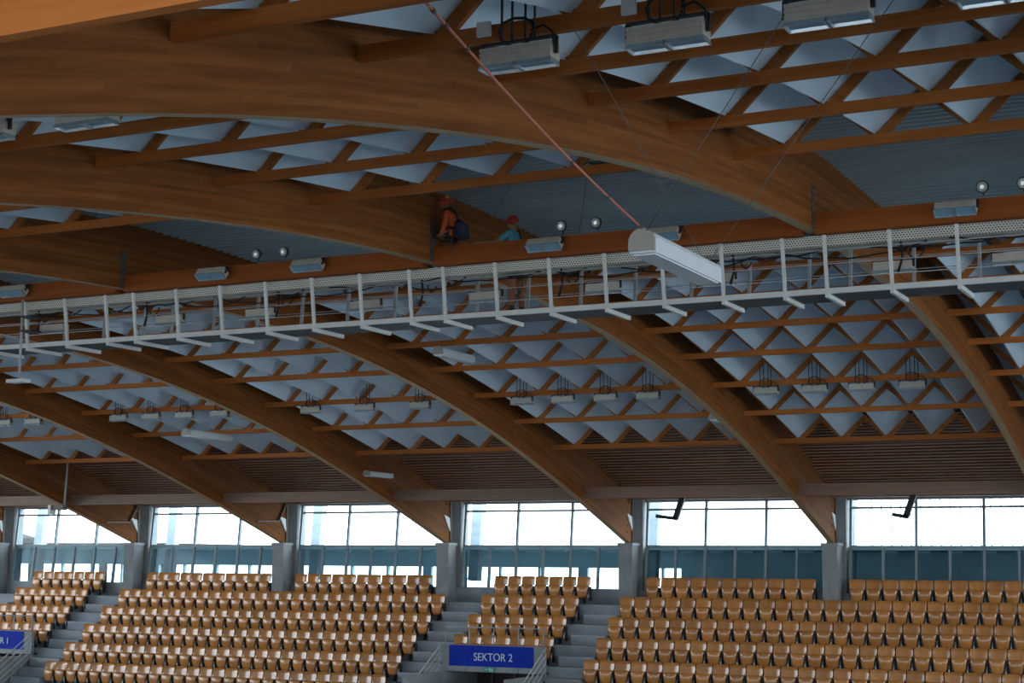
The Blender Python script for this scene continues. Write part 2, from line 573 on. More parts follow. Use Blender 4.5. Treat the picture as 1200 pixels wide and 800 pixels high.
q = MB()                                            # thin upright ribs of the profiled glazing outside the right hand bays
x = -11.4
while x < -2:
    q.box(x, x + .018, 45.6, 45.66, .6, 2.4)
    x += .27
struct('trim_ribs', q, M['frame'], 'thin upright ribs outside the rightmost upper panes')
# fascia over the windows and the timber edge beams between arches
mb = MB(); mb.box(XL, XR, 44.3, 44.5, 1.90, 2.16)
struct('trim_fascia', mb, M['slats'], 'dark timber fascia board over the far windows')

# ------------------------------------------------------------------ arches
def arch(k, x):
    y0 = 2.3 if k == 0 else .4
    t = thing('arch_beam', (x, 22.35, low(22.35)),
              ['curved glulam arch at the right edge of the hall, mostly outside the picture',
               'nearest curved glulam arch, sweeping across the top and down at far right',
               'curved glulam arch behind the kneeling worker, landing right of the second sector sign',
               'curved glulam arch landing beside the right end of the second sector sign steps',
               'curved glulam arch landing left of the second sector sign',
               'curved glulam arch landing over the wide middle seat block',
               'curved glulam arch landing right of the first sector sign',
               'leftmost curved glulam arch, cut off by the left picture edge'][k], 'beam', 'glulam roof arches')
    ys = [y0 + (44.55 - y0) * i / 72 for i in range(73)]
    hw = .085
    side = MB()
    bot = MB()
    s = 0
    pl = None
    rows = []
    for y in ys:
        if pl is not None:
            s += math.hypot(y - pl[0], low(y) - pl[1])
        pl = (y, low(y))
        rows.append((y, low(y), deck(y) + .02, s))
    for (a, la, da, sa), (c, lc, dc, sc) in zip(rows, rows[1:]):
        for sx in (-hw, hw):
            side.quad([(x + sx, a, la), (x + sx, c, lc), (x + sx, c, dc), (x + sx, a, da)],
                      [(sa, 0), (sc, 0), (sc, dc - lc), (sa, da - la)])
        side.quad([(x - hw, a, da), (x + hw, a, da), (x + hw, c, dc), (x - hw, c, dc)], [(sa, 0), (sa, .2), (sc, .2), (sc, 0)])
        bot.quad([(x - hw, a, la), (x + hw, a, la), (x + hw, c, lc), (x - hw, c, lc)], [(sa, 0), (sa, .2), (sc, .2), (sc, 0)])
    for r in (rows[0], rows[-1]):
        side.quad([(x - hw, r[0], r[1]), (x + hw, r[0], r[1]), (x + hw, r[0], r[2]), (x - hw, r[0], r[2])], [(0, 0), (.2, 0), (.2, 1), (0, 1)])
    side.build('glulam_rib', M['glulam'], t)
    bot.build('rib_underside', M['soffit'], t)
    # joint at the crown: steel plate with a row of bolts
    jy = 21.72
    for sx in (-1, 1):
        q = MB(); q.box(min(x + sx * hw, x + sx * (hw + .012)), max(x + sx * hw, x + sx * (hw + .012)), jy - .05, jy + .09, low(jy) + .02, low(jy) + .62)
        q.build('joint_plate', M['plate'], t)
    for i in range(7):
        q = MB(); q.disc((x + hw + .016, jy + .02, low(jy) + .07 + i * .085), (1, 0, 0), .022, .02, 8)
        q.build('bolt', M['plate'], t)
    # foot: dark plate, bolts and white gusset
    q = MB(); q.box(x - .12, x + .12, 44.55, 44.68, .62, 2.05); q.build('foot_plate', M['plate'], t)
    for i in range(6):
        q = MB(); q.disc((x + hw + .008, 44.22 + .03 * (i % 2) + .02 * i, .98 + i * .17), (1, 0, 0), .032, .02, 8)
        q.build('bolt', M['dark'], t)
    q = MB()
    q.prism([(x + hw + .002, 44.18, 1.50), (x + hw + .002, 44.52, 1.42), (x + hw + .002, 44.56, 1.00)], (.03, 0, 0))
    q.build('gusset_plate', M['white'], t)
for k, x in enumerate(BEAMS):
    arch(k, x)

# concrete columns under the arch feet
for k, x in enumerate(BEAMS):
    if not seen([(x, 44.6, .5)], 200):
        continue
    t = thing('concrete_column', (x, 44.6, -3.0),
              'grey concrete column with low front block under the %s arch foot from the right' % ORD[max(0, k - 1)], 'column', 'columns along the far wall')
    q = MB(); q.box(x - .21, x + .21, 44.28, 44.80, -2.2, .58); q.build('front_block', M['concrete'], t)
    q = MB(); q.box(x - .24, x + .24, 44.25, 44.82, .58, .66); q.build('cap', M['concrete'], t)
    q = MB()
    q.mesh8([(x - .22, 44.80, -2.5), (x + .32, 44.80, -2.5), (x + .32, 45.3, -2.5), (x - .22, 45.3, -2.5),
             (x - .22, 44.74, 1.95), (x + .30, 44.90, 1.95), (x + .30, 45.4, 1.95), (x - .22, 45.4, 1.95)])
    q.build('shaft', M['concrete'], t)

# edge beams between the arches over the seats
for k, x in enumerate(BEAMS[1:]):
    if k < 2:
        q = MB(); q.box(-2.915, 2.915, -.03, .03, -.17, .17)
        o = q.build('edge_beam', M['purlin'])  # brighter orange than the far edge beams: window light put into the colour
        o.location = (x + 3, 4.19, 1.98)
        tag(o, 'timber edge beam in window-lit orange, in the top left corner' if k == 0 else 'timber edge beam past the left border, nearest the viewer', 'beam', 'timber edge beams')
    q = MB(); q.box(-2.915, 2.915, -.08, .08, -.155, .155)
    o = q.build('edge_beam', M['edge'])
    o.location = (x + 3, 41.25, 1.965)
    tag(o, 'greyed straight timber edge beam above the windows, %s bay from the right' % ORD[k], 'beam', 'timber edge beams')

# ------------------------------------------------------------------ purlins and folded ceiling
PW, PH = .06, .118
q = MB(); q.box(-2.915, 2.915, -PW / 2, PW / 2, 0, PH)
purlin_me = q.data('roof_purlin', M['purlin'])
VAL0, MOD, RISE = .71, 1.075, .50
def board_mesh(sgn):                               # zigzag web board, valley at origin, ridge at +-MOD/2
    q = MB()
    d = Vector((sgn * MOD / 2, 0, RISE))
    n = Vector((RISE, 0, -sgn * MOD / 2)).normalized() * sgn
    if n.z > 0:
        n = -n
    if sgn > 0:                                     # lies under the white panel
        a = Vector((.02, -.025, 0)); e = d + Vector((0, -.025, 0)); wv = n * .105
        q.prism([a + Vector((.055, 0, -.01)), a, e, e + wv, a + wv + d.normalized() * .11], (0, .05, 0))
    else:                                           # slimmer, tucked behind the folded edges of the panels
        a = Vector((0, -.025, 0)) - n * .05; e = d + Vector((0, -.025, 0)) - n * .04; wv = n * .095
        q.prism([a + Vector((-.01, 0, -.03)), a, e, e + wv, a + wv + d.normalized() * .05], (0, .05, 0))
    return q.data('web_board', M['batten'])
BR, BL = board_mesh(1), board_mesh(-1)
def panel_mesh(dy, dz):
    q = MB()
    th = Vector((-.014, 0, .016))
    v0, v1 = Vector((0, 0, 0)), Vector((0, dy, dz))
    over = 1.04                                     # the sheet runs on past the ridge
    r = Vector((MOD / 2 * over, 0, RISE * over))
    q.mesh8([v0, v0 + r, v1 + r, v1, v0 + th, v0 + r + th, v1 + r + th, v1 + th])
    l = Vector((-.05, 0, .035))                     # lip folded up along the valley
    t2 = Vector((.004, 0, .016))
    q.mesh8([v0, v1, v1 + l, v0 + l, v0 + t2, v1 + t2, v1 + l + t2, v0 + l + t2])
    return q.data('panel', M['panel'])
pm_near = [panel_mesh(b[0] - a[0], b[1] - a[1]) for a, b in zip(NEARP, NEARP[1:])]
pm_far = [panel_mesh(b[0] - a[0], b[1] - a[1]) for a, b in zip(FARP, FARP[1:])]
for k, xb in enumerate(BEAMS[1:]):
    bay = '%s bay from the right' % ORD[k]
    for side, PL, PM in (('near', NEARP, pm_near), ('far', FARP, pm_far)):
        vis = []
        for j, (y, z) in enumerate(PL):
            pts = [(xb + dx, y, z + dz) for dx in (.1, 1.5, 3, 4.5, 5.9) for dz in (0, .6)]
            vis.append(seen(pts))
            if not vis[-1]:
                continue
            o = inst('roof_purlin', purlin_me, None, (xb + 3, y, z))
            cnt = (len(PL) - 1 - j) if side == 'near' else j
            tag(o, 'brown timber purlin, %s %s the catwalk, %s' % (ORD[cnt], 'before' if side == 'near' else 'beyond', bay), 'purlin', 'roof purlins')
        if not any(vis):
            continue
        t = None
        zt = PH + .005
        vals = [xb + VAL0 + MOD * i for i in range(5)]
        for j, (y, z) in enumerate(PL):
            for i, xv in enumerate(vals):
                near_pts = [(xv, y, z + zt), (xv + .54, y, z + .6)]
                nxt = PL[j + 1] if j + 1 < len(PL) else None
                if nxt:
                    near_pts += [(xv, nxt[0], nxt[1] + zt), (xv + .54, nxt[0], nxt[1] + .6)]
                if not seen(near_pts):
                    continue
                if t is None:
                    t = thing('folded_ceiling', (xb + 3, PL[0][0], PL[0][1]),
                              'white zigzag acoustic ceiling %s the catwalk, %s' % ('before' if side == 'near' else 'beyond', bay), 'ceiling panels', 'folded white ceilings')
                ox, oy, oz = t.location
                inst('web_board', BR, t, (xv - ox, y - oy, z + zt - oz))
                inst('web_board', BL, t, (xv - ox, y - oy, z + zt - oz))
                if nxt:
                    inst('panel', PM[j], t, (xv - ox, y - oy, z + zt - oz))

# ------------------------------------------------------------------ cross beams at the crown
for k, x in enumerate(BEAMS[1:5]):
    q = MB(); q.box(-2.9, 2.9, -.09, .09, 0, .29)
    o = q.build('cross_beam', M['cross'])
    o.location = (x + 3, 21.85, 4.545)
    tag(o, 'reddish straight timber cross beam above the catwalk, %s bay from the right' % ORD[k], 'beam', 'timber cross beams')
    q = MB()

# ------------------------------------------------------------------ catwalk
CX0, CX1 = -25.2, -.3
CY, CZ, CT, CW = 22.03, 3.76, 4.59, .775
cw = thing('catwalk', ((CX0 + CX1) / 2, CY, CZ), 'white steel catwalk with perforated tray hung along the hall centre', 'catwalk')
posts = []
x = -.97 - 6 * 0
bx = -6.045
for m_ in range(-3, 2):
    for d in (0, .9, 1.8, 2.7, 3.6, 4.5, 5.4):
        posts.append(bx + 6 * m_ + d)
posts = [p for p in sorted(posts) if CX0 < p < CX1]
LN = .13                                            # near railing leans toward the viewer
def bar(nm, a, b, w, h, m, upv=(0, 0, 1)):
    q = MB(); q.bar(a, b, w, h, upv); return q.build(nm, M[m], cw)
for p in posts:
    bar('post', (p, CY, CZ - .02), (p, CY - LN, CT), .045, .045, 'white')
    bar('far_post', (p + .12, CY + CW, CZ), (p + .12, CY + CW + .06, CT - .05), .045, .045, 'grey')
    bar('floor_bearer', (p, CY - .03, CZ - .04), (p, CY + CW + .08, CZ - .04), .05, .06, 'white')
for a, b in zip(posts, posts[1:]):
    q = MB(); q.box(a + .03, b - .03, CY + .04, CY + CW, CZ - .01, CZ + .02); q.build('floor_grating', M['catfloor'], cw)
bar('bottom_rail', (CX0, CY, CZ + .02), (CX1, CY, CZ + .02), .05, .075, 'white')
bar('far_bottom_rail', (CX0, CY + CW, CZ + .02), (CX1, CY + CW, CZ + .02), .04, .05, 'grey')
bar('far_hand_rail', (CX0, CY + CW + .05, CT - .07), (CX1, CY + CW + .05, CT - .07), .045, .045, 'grey')
for i in range(3):
    q = MB(); zz = CZ + .2 + i * .19
    q.tube([(CX0, CY - LN * (zz - CZ) / .83, zz), (CX1, CY - LN * (zz - CZ) / .83, zz)], .006, 5); q.build('rail_cable', M['grey'], cw)
    q = MB(); q.tube([(CX0, CY + CW + .03, zz), (CX1, CY + CW + .03, zz)], .006, 5); q.build('rail_cable', M['grey'], cw)
q = MB(); q.box(CX0, CX1, CY + .02, CY + .03, 4.42, 4.575); q.build('perforated_tray_side', M['perf'], cw)
q = MB(); q.box(CX0, CX1, CY + .03, CY + .33, 4.415, 4.425); q.build('tray_base', M['housing'], cw)
q = MB(); q.box(CX0, CX1, CY + .33, CY + .34, 4.42, 4.57); q.build('tray_back', M['housing'], cw)
# loose cables slung under the tray
random.seed(3)
ci = 0
x = CX0 + .3
while x < CX1 - 1.5:
    L = random.uniform(.9, 2.2)
    sag = random.uniform(.03, .16)
    yy = CY + random.uniform(.0, .3)
    q = MB()
    q.tube([(x + L * i / 10, yy + .03 * math.sin(i), 4.40 - sag * math.sin(math.pi * i / 10) + .01 * math.sin(i * 2.1)) for i in range(11)], .012, 5)
    if seen([(x, yy, 4.4), (x + L, yy, 4.4)], 0):
        q.build('cable', M['cable'], cw)
    x += L * .62
for p in posts[1::3]:
    if not seen([(p + .3, CY, 4.3)], 0):
        continue
    q = MB(); c = Vector((p + .32, CY + .05, 4.27))
    r = random.uniform(.07, .12)
    q.tube([c + Vector((r * math.cos(a * .5), .02 * math.sin(a), r * math.sin(a * .5))) for a in range(5, 14)], .012, 5)
    q.build('cable_loop', M['cable'], cw)
    q = MB(); q.tube([(p + .1, CY + .12, 4.42), (p + .12, CY + .12, 4.2), (p + .05, CY + .14, 4.0)], .018, 6)
    q.build('cable_drop', M['cable'], cw)

# ------------------------------------------------------------------ floodlights
def flood_meshes():
    d = {}
    q = MB(); q.box(-.265, .265, -.08, .07, -.015, .10)
    for zz in (.01, .05, .085):
        q.box(-.267, .267, -.09, -.08, zz - .012, zz + .012)
    d['housing'] = q.data('housing', M['housing'])
    q = MB()
    for s in (-1, 1):                               # two open trays, their rims hang below the housing
        cx = s * .14
        for a, c, e, g in ((cx - .135, cx + .135, -.10, -.09), (cx - .135, cx + .135, .05, .06), (cx - .135, cx - .123, -.09, .05), (cx + .123, cx + .135, -.09, .05)):
            q.mesh8([(a, e, -.05), (c, e, -.05), (c, g, -.05), (a, g, -.05), (a * .97, e * .8, -.015), (c * .97, e * .8, -.015), (c * .97, g * .8, -.015), (a * .97, g * .8, -.015)])
    d['reflector_frame'] = q.data('reflector_frame', M['reflector'])
    q = MB(); q.box(-.12, .12, -.09, .05, -.03, -.022)
    d['lens'] = q.data('lens', M['lens'])
    q = MB()
    q.bar((-.275, -.02, .02), (-.275, -.02, .14), .02, .04)
    q.bar((.275, -.02, .02), (.275, -.02, .14), .02, .04)
    q.bar((-.285, -.02, .14), (.285, -.02, .14), .04, .015)
    d['bracket'] = q.data('bracket', M['dark'])
    q = MB(); q.tube([(0, 0, .15), (0, 0, .62)], .009, 5)
    d['hanger_rod'] = q.data('hanger_rod', M['dark'])
    q = MB()
    q.tube([(.0 + .13 * math.cos(a * .6), -.05 + .02 * math.sin(a), .20 + .10 * math.sin(a * .6)) for a in range(0, 11)], .011, 5)
    q.tube([(.1, -.04, .2), (.2, -.05, .22), (.27, -.05, .16), (.28, -.05, .08)], .009, 5)
    d['cable'] = q.data('cable', M['cable'])
    q = MB(); q.box(-.05, .05, -.035, 0, -.05, .05)
    d['junction_box'] = q.data('junction_box', M['white'])
    return d
FL = flood_meshes()
def flood(loc, label, group, rods=True, tilt=0., box=None, cable=True):
    t = thing('floodlight', loc, label, 'floodlight', group)
    r = (tilt, 0, 0)
    inst('housing', FL['housing'], t, rot=r)
    inst('reflector_frame', FL['reflector_frame'], t, rot=r)
    R = Matrix.Rotation(tilt, 3, 'X')
    for s in (-1, 1):
        inst('lens', FL['lens'], t, R @ Vector((s * .14, 0, 0)), r)
    inst('bracket', FL['bracket'], t, rot=r)
    if rods:
        for dx in (-.13, -.05, .05, .12):
            inst('hanger_rod', FL['hanger_rod'], t, (dx, -.02, 0))
    if cable:
        inst('cable', FL['cable'], t)
    if box:
        inst('junction_box', FL['junction_box'], t, box)
    return t
# near row, under the purlin at y 9.87
for i, x in enumerate((-4.78, -3.70, -2.63, -1.56)):
    if seen([(x, 9.86, 3.5)], 60):
        flood((x, 9.75, 3.40), 'large %s floodlight from the left under the top right purlin, with coiled cable' % ORD[i], 'near floodlights', box=(-.28, .02, .27))
for i, x in enumerate((-8.72, -9.80)):
    flood((x, 9.95, 3.49), '%s floodlight showing under the nearest arch at left' % ('right hand' if i == 0 else 'left hand'), 'near floodlights')
# far rows
rows = [(0, (-10.87, -9.78, -8.76, -7.68)), (1, (-16.8, -15.74, -14.67, -13.63)), (2, (-22.66, -21.09, -19.53)),
        (3, (-28.72, -27.64, -26.56, -25.44)), (4, (-32.74, -31.67))]
for k, xs in rows:
    for i, x in enumerate(xs):
        flood((x, 34.5, 3.77), 'small hanging floodlight beyond the catwalk, %s from left in row of %s bay from right' % (ORD[i], ORD[k + 1]), 'far floodlights')
# on the cross beam, tilted toward the hall
for i, x in enumerate((-4.19, -8.33, -10.17, -14.33, -16.19, -20.45)):
    flood((x, 21.60, 4.66), 'twin lens floodlight on the face of the cross beam, %s from the right' % ORD[i], 'cross beam floodlights', rods=False, tilt=-.62, cable=False)
# inside the catwalk
for i, x in enumerate((-3.59, -5.2, -7.75, -9.54, -11.51, -13.67, -15.71, -17.57, -20.15)):
    flood((x, 22.36, 4.08), 'floodlight hung inside the catwalk railing, %s from the right' % ORD[i], 'catwalk floodlights', rods=False, cable=False)

# small round spotlights standing on the cross beam
for i, x in enumerate((-3.34, -3.86, -9.40, -9.96, -14.88, -15.41)):
    t = thing('spotlight', (x, 21.80, 4.88), 'small round spotlight standing on the cross beam, %s from the right' % ORD[i], 'spotlight', 'round spotlights')
    q = MB(); q.tube([(x, 21.80, 4.88), (x, 21.80, 4.93)], .012, 6); q.build('stem', M['dark'], t)
    q = MB(); q.tube([(x, 21.83, 5.0), (x, 21.76, 4.985), (x, 21.73, 4.98)], [.05, .085, .085], 16); q.build('lamp_body', M['dark'], t)
    q = MB(); q.disc((x, 21.722, 4.978), (0, -1, -.2), .066, .012, 16); q.build('lens', M['housing'], t)
    q = MB(); q.disc((x, 21.714, 4.976), (0, -1, -.2), .03, .012, 12); q.build('bulb', M['reflector'], t)

# ------------------------------------------------------------------ long hanging lamps
def long_lamp(x, y, z, L, w, h, label, wires, rope=None, rot=0.):
    t = thing('hanging_lamp', (x, y, z), label, 'lamp', 'long hanging lamps')
    q = MB()
    prof = [(-w / 2, 0), (w / 2, 0), (w / 2, h * .62), (w * .42, h * .8), (-w * .42, h * .8), (-w / 2, h * .62)]
    q.prism([(px, .02, pz) for px, pz in prof], (0, L - .04, 0))
    c = inst('lamp_case', q.data('lamp_case', M['lampwhite']), t, rot=(0, 0, rot))
    q = MB()
    cap = [(w * .5 * math.cos(a), h * .42 + h * .58 * math.sin(a)) for a in [math.pi * i / 10 for i in range(11)]] + [(-w * .5, h * .1), (w * .5, h * .1)]
    q.prism([(px, -.01, pz) for px, pz in cap], (0, .03, 0))
    inst('end_cap', q.data('end_cap', M['lampcap']), t, rot=(0, 0, rot))
    q = MB(); q.box(-w * .42, w * .42, .06, L - .06, -.012, 0)
    inst('diffuser', q.data('diffuser', M['lampwhite']), t, rot=(0, 0, rot))
    R = Matrix.Rotation(rot, 3, 'Z')
    for (fy, tx, ty, tz) in wires:
        a = R @ Vector((0, fy * L, h * .8)) + Vector((x, y, z))
        q = MB(); q.tube([a, (tx, ty, tz)], .0035, 5); q.build('suspension_wire', M['wire'], t)
    if rope:
        a = R @ Vector((0, .02, h)) + Vector((x, y, z))
        q = MB()
        e = Vector(rope)
        q.tube([a + (e - a) * i / 20 + Vector((0, 0, -.05 * math.sin(math.pi * i / 20))) for i in range(21)], .010, 6)
        q.build('rope', M['rope'], t)
        for f in (.02, .22, .42, .86, .93, .97):
            p = a + (e - a) * f + Vector((0, 0, -.05 * math.sin(math.pi * f)))
            q = MB(); d = (e - a).normalized() * .02
            q.tube([p - d, p + d], .016, 6); q.build('rope_knot', M['plate'], t)
    return t
long_lamp(-5.08, 12.72, 2.62, 1.72, .24, .21, 'large white box lamp hung on a red rope in front of the catwalk',
          [(.03, -2.87, 9.87, 3.62), (.95, -4.43, 9.87, 3.62), (.95, -2.16, 9.87, 3.62)], (-4.40, 7.74, 3.14))
long_lamp(-16.75, 30.3, 4.40, 1.5, .24, .2, 'slim white lamp hung beneath the catwalk centre on a rope',
          [(.1, -16.4, 32.47, 4.6), (.9, -16.0, 31.5, 4.8)], (-15.6, 24.0, 5.2))
long_lamp(-26.6, 34.6, 3.28, 1.9, .28, .2, 'long grey lamp hanging before the left floodlight row', [(.1, -26.6, 36.0, 3.9), (.9, -26.6, 36.5, 3.9)])
long_lamp(-24.0, 39.4, 2.44, 1.3, .24, .16, 'slim grey lamp hanging near the arch left of the second sector sign', [(.1, -24.0, 39.5, 3.7), (.9, -24.0, 40.6, 3.4)])
long_lamp(-12.45, 35.6, 3.32, 1.4, .26, .18, 'slim pale lamp hanging by the arch right of centre', [(.1, -12.0, 36.5, 3.7), (.9, -12.0, 36.9, 3.8)])

# thin loose wires with hooks hanging from the near purlins
for i, (a, b_, lb) in enumerate([((-9.11, 18.37, 4.83), (-11.45, 21.94, 4.9), 'thin wire from purlin down to the turquoise shirted worker'),
                                 ((-8.06, 18.37, 4.83), (-9.76, 21.95, 4.90), 'thin wire ending at the middle pair of round spotlights')]):
    q = MB(); q.tube([a, b_], .005, 5)
    tag(q.build('guy_wire', M['wire']), lb, 'wire', 'suspension wires')

# roof vent
t = thing('roof_vent', (-8.86, 21.6, 5.5), 'dark rectangular vent with grey frame in the sheet roof', 'vent')
z = deck(20.9)
q = MB()
for a in ((-9.2, -8.5, 20.55, 20.63), (-9.2, -8.5, 21.0, 21.08), (-9.2, -9.12, 20.63, 21.0), (-8.58, -8.5, 20.63, 21.0)):
    q.box(a[0], a[1], a[2], a[3], z - .07, z - .01)
q.build('vent_frame', M['grey'], t)
q = MB(); q.box(-9.12, -8.58, 20.63, 21.0, z - .03, z - .01); q.build('vent_grille', M['dark'], t)

# pole with access point hanging from the catwalk at left, and a camera pole at the far left
t = thing('hanging_pole', (-20.6, 21.7, 3.0), 'thin grey pole with white plate hung from the left end of the catwalk', 'pole')
q = MB(); q.tube([(-20.35, 21.75, 4.55), (-20.35, 21.75, 3.15)], .022, 8); q.build('pole', M['grey'], t)
q = MB(); q.box(-20.56, -20.18, 21.65, 21.85, 3.09, 3.15); q.build('plate', M['white'], t)
for zz in (4.25, 4.0):
    q = MB(); q.box(-20.38, -20.1, 21.72, 21.98, zz - .015, zz + .015); q.build('clamp', M['dark'], t)
t = thing('camera_pole', (-35.6, 40.0, 1.4), 'thin pole with small camera above the far left windows', 'pole')
q = MB(); q.tube([(-35.25, 40.0, 3.6), (-35.33, 40.0, 1.75)], .03, 8); q.build('pole', M['grey'], t)
q = MB(); q.box(-35.78, -35.3, 39.9, 40.1, 1.60, 1.76); q.build('mount', M['plate'], t)
q = MB(); q.box(-35.86, -35.76, 39.85, 40.1, 1.48, 1.76); q.build('camera_body', M['white'], t)

# bent black arms near the window tops
for i, (x, flip) in enumerate(((-16.62, 0), (-10.08, 0), (-30.105, 1), (-36.105, 1))):
    t = thing('bent_arm', (x, 44.2, 1.9), ['bent black arm hanging before the window right of the second sector sign', 'bent black arm hanging before the rightmost window band',
              'bent dark arm on the arch foot over the middle seats', 'bent dark arm on the arch foot at the left'][i], 'bracket', 'bent arms')
    if not flip:
        q = MB(); q.bar((x + .22, 44.22, 2.04), (x - .04, 44.22, 1.34), .16, .12, (0, 1, 0)); q.build('arm', M['dark'], t)
        q = MB(); q.bar((x + .02, 44.22, 1.34), (x - (.62 if i == 0 else .40), 44.22, 1.42), .1, .12, (0, 1, 0)); q.build('foot', M['dark'], t)
    else:
        q = MB(); q.bar((x, 44.52, 1.95), (x, 44.08, 1.34), .03, .07, (1, 0, 0)); q.build('arm', M['plate'], t)
        q = MB(); q.bar((x, 44.12, 1.34), (x, 42.9, 1.30), .03, .07, (1, 0, 0)); q.build('foot', M['plate'], t)

# ------------------------------------------------------------------ far stand
NR, DEP, RIS, T0, B0 = 9, .85, .545, -1.11, 44.78
PORT = [(-22.46, -19.29, 2), (-40.62, -37.42, 1)]
stand = bpy.data.objects.new('floor_stand', None)
stand.location = (-20, 44.78, -1.11)
stand['_off'] = tuple(stand.location)
COL.objects.link(stand)
stand['kind'] = 'structure'
stand['label'] = 'stepped grey concrete seating terrace along the far wall'
for i in range(NR):
    ranges = [(XL, PORT[1][0], .75), (PORT[1][1], PORT[0][0], .75), (PORT[0][1], XR, .75)]
    if i < 4:
        ranges += [(PORT[1][0], PORT[1][1], .15), (PORT[0][0], PORT[0][1], .15)]
    for a, c, th in ranges:
        q = MB(); q.box(a, c, B0 - DEP * (i + 1), B0 - DEP * i + (.05 if th < .5 else 0), T0 - RIS * i - th, T0 - RIS * i); q.build('tread', M['terrace'], stand)
        if th < .5 and i > 0:
            q = MB(); q.box(a, c, B0 - DEP * i, B0 - DEP * i + .05, T0 - RIS * i, T0 - RIS * (i - 1) - .15); q.build('riser', M['terrace'], stand)
yfr = B0 - DEP * NR
q = MB(); q.box(XL, XR, yfr, yfr + .2, -9, T0 - RIS * (NR - 1) - .5)
struct('wall_stand_front', q, M['terrace'], 'wall below the far stand')
AIS = [(-42.0, -40.74, 'aisle steps at the far left edge of the picture'), (-37.33, -36.12, 'grey aisle steps between the first sector sign and the middle seats'),
       (-23.78, -22.60, 'grey aisle steps left of the second sector sign'), (-19.20, -18.18, 'grey aisle steps right of the second sector sign')]
for a, c, lb in AIS:
    t = thing('aisle_steps', ((a + c) / 2, 41, -4), lb, 'steps', 'aisle steps')
    for i in range(1, NR):
        q = MB(); q.box(a, c, B0 - DEP * i - .425, B0 - DEP * i - .002, T0 - RIS * i + .002, T0 - RIS * i + .2725); q.build('step', M['terrace'], t)

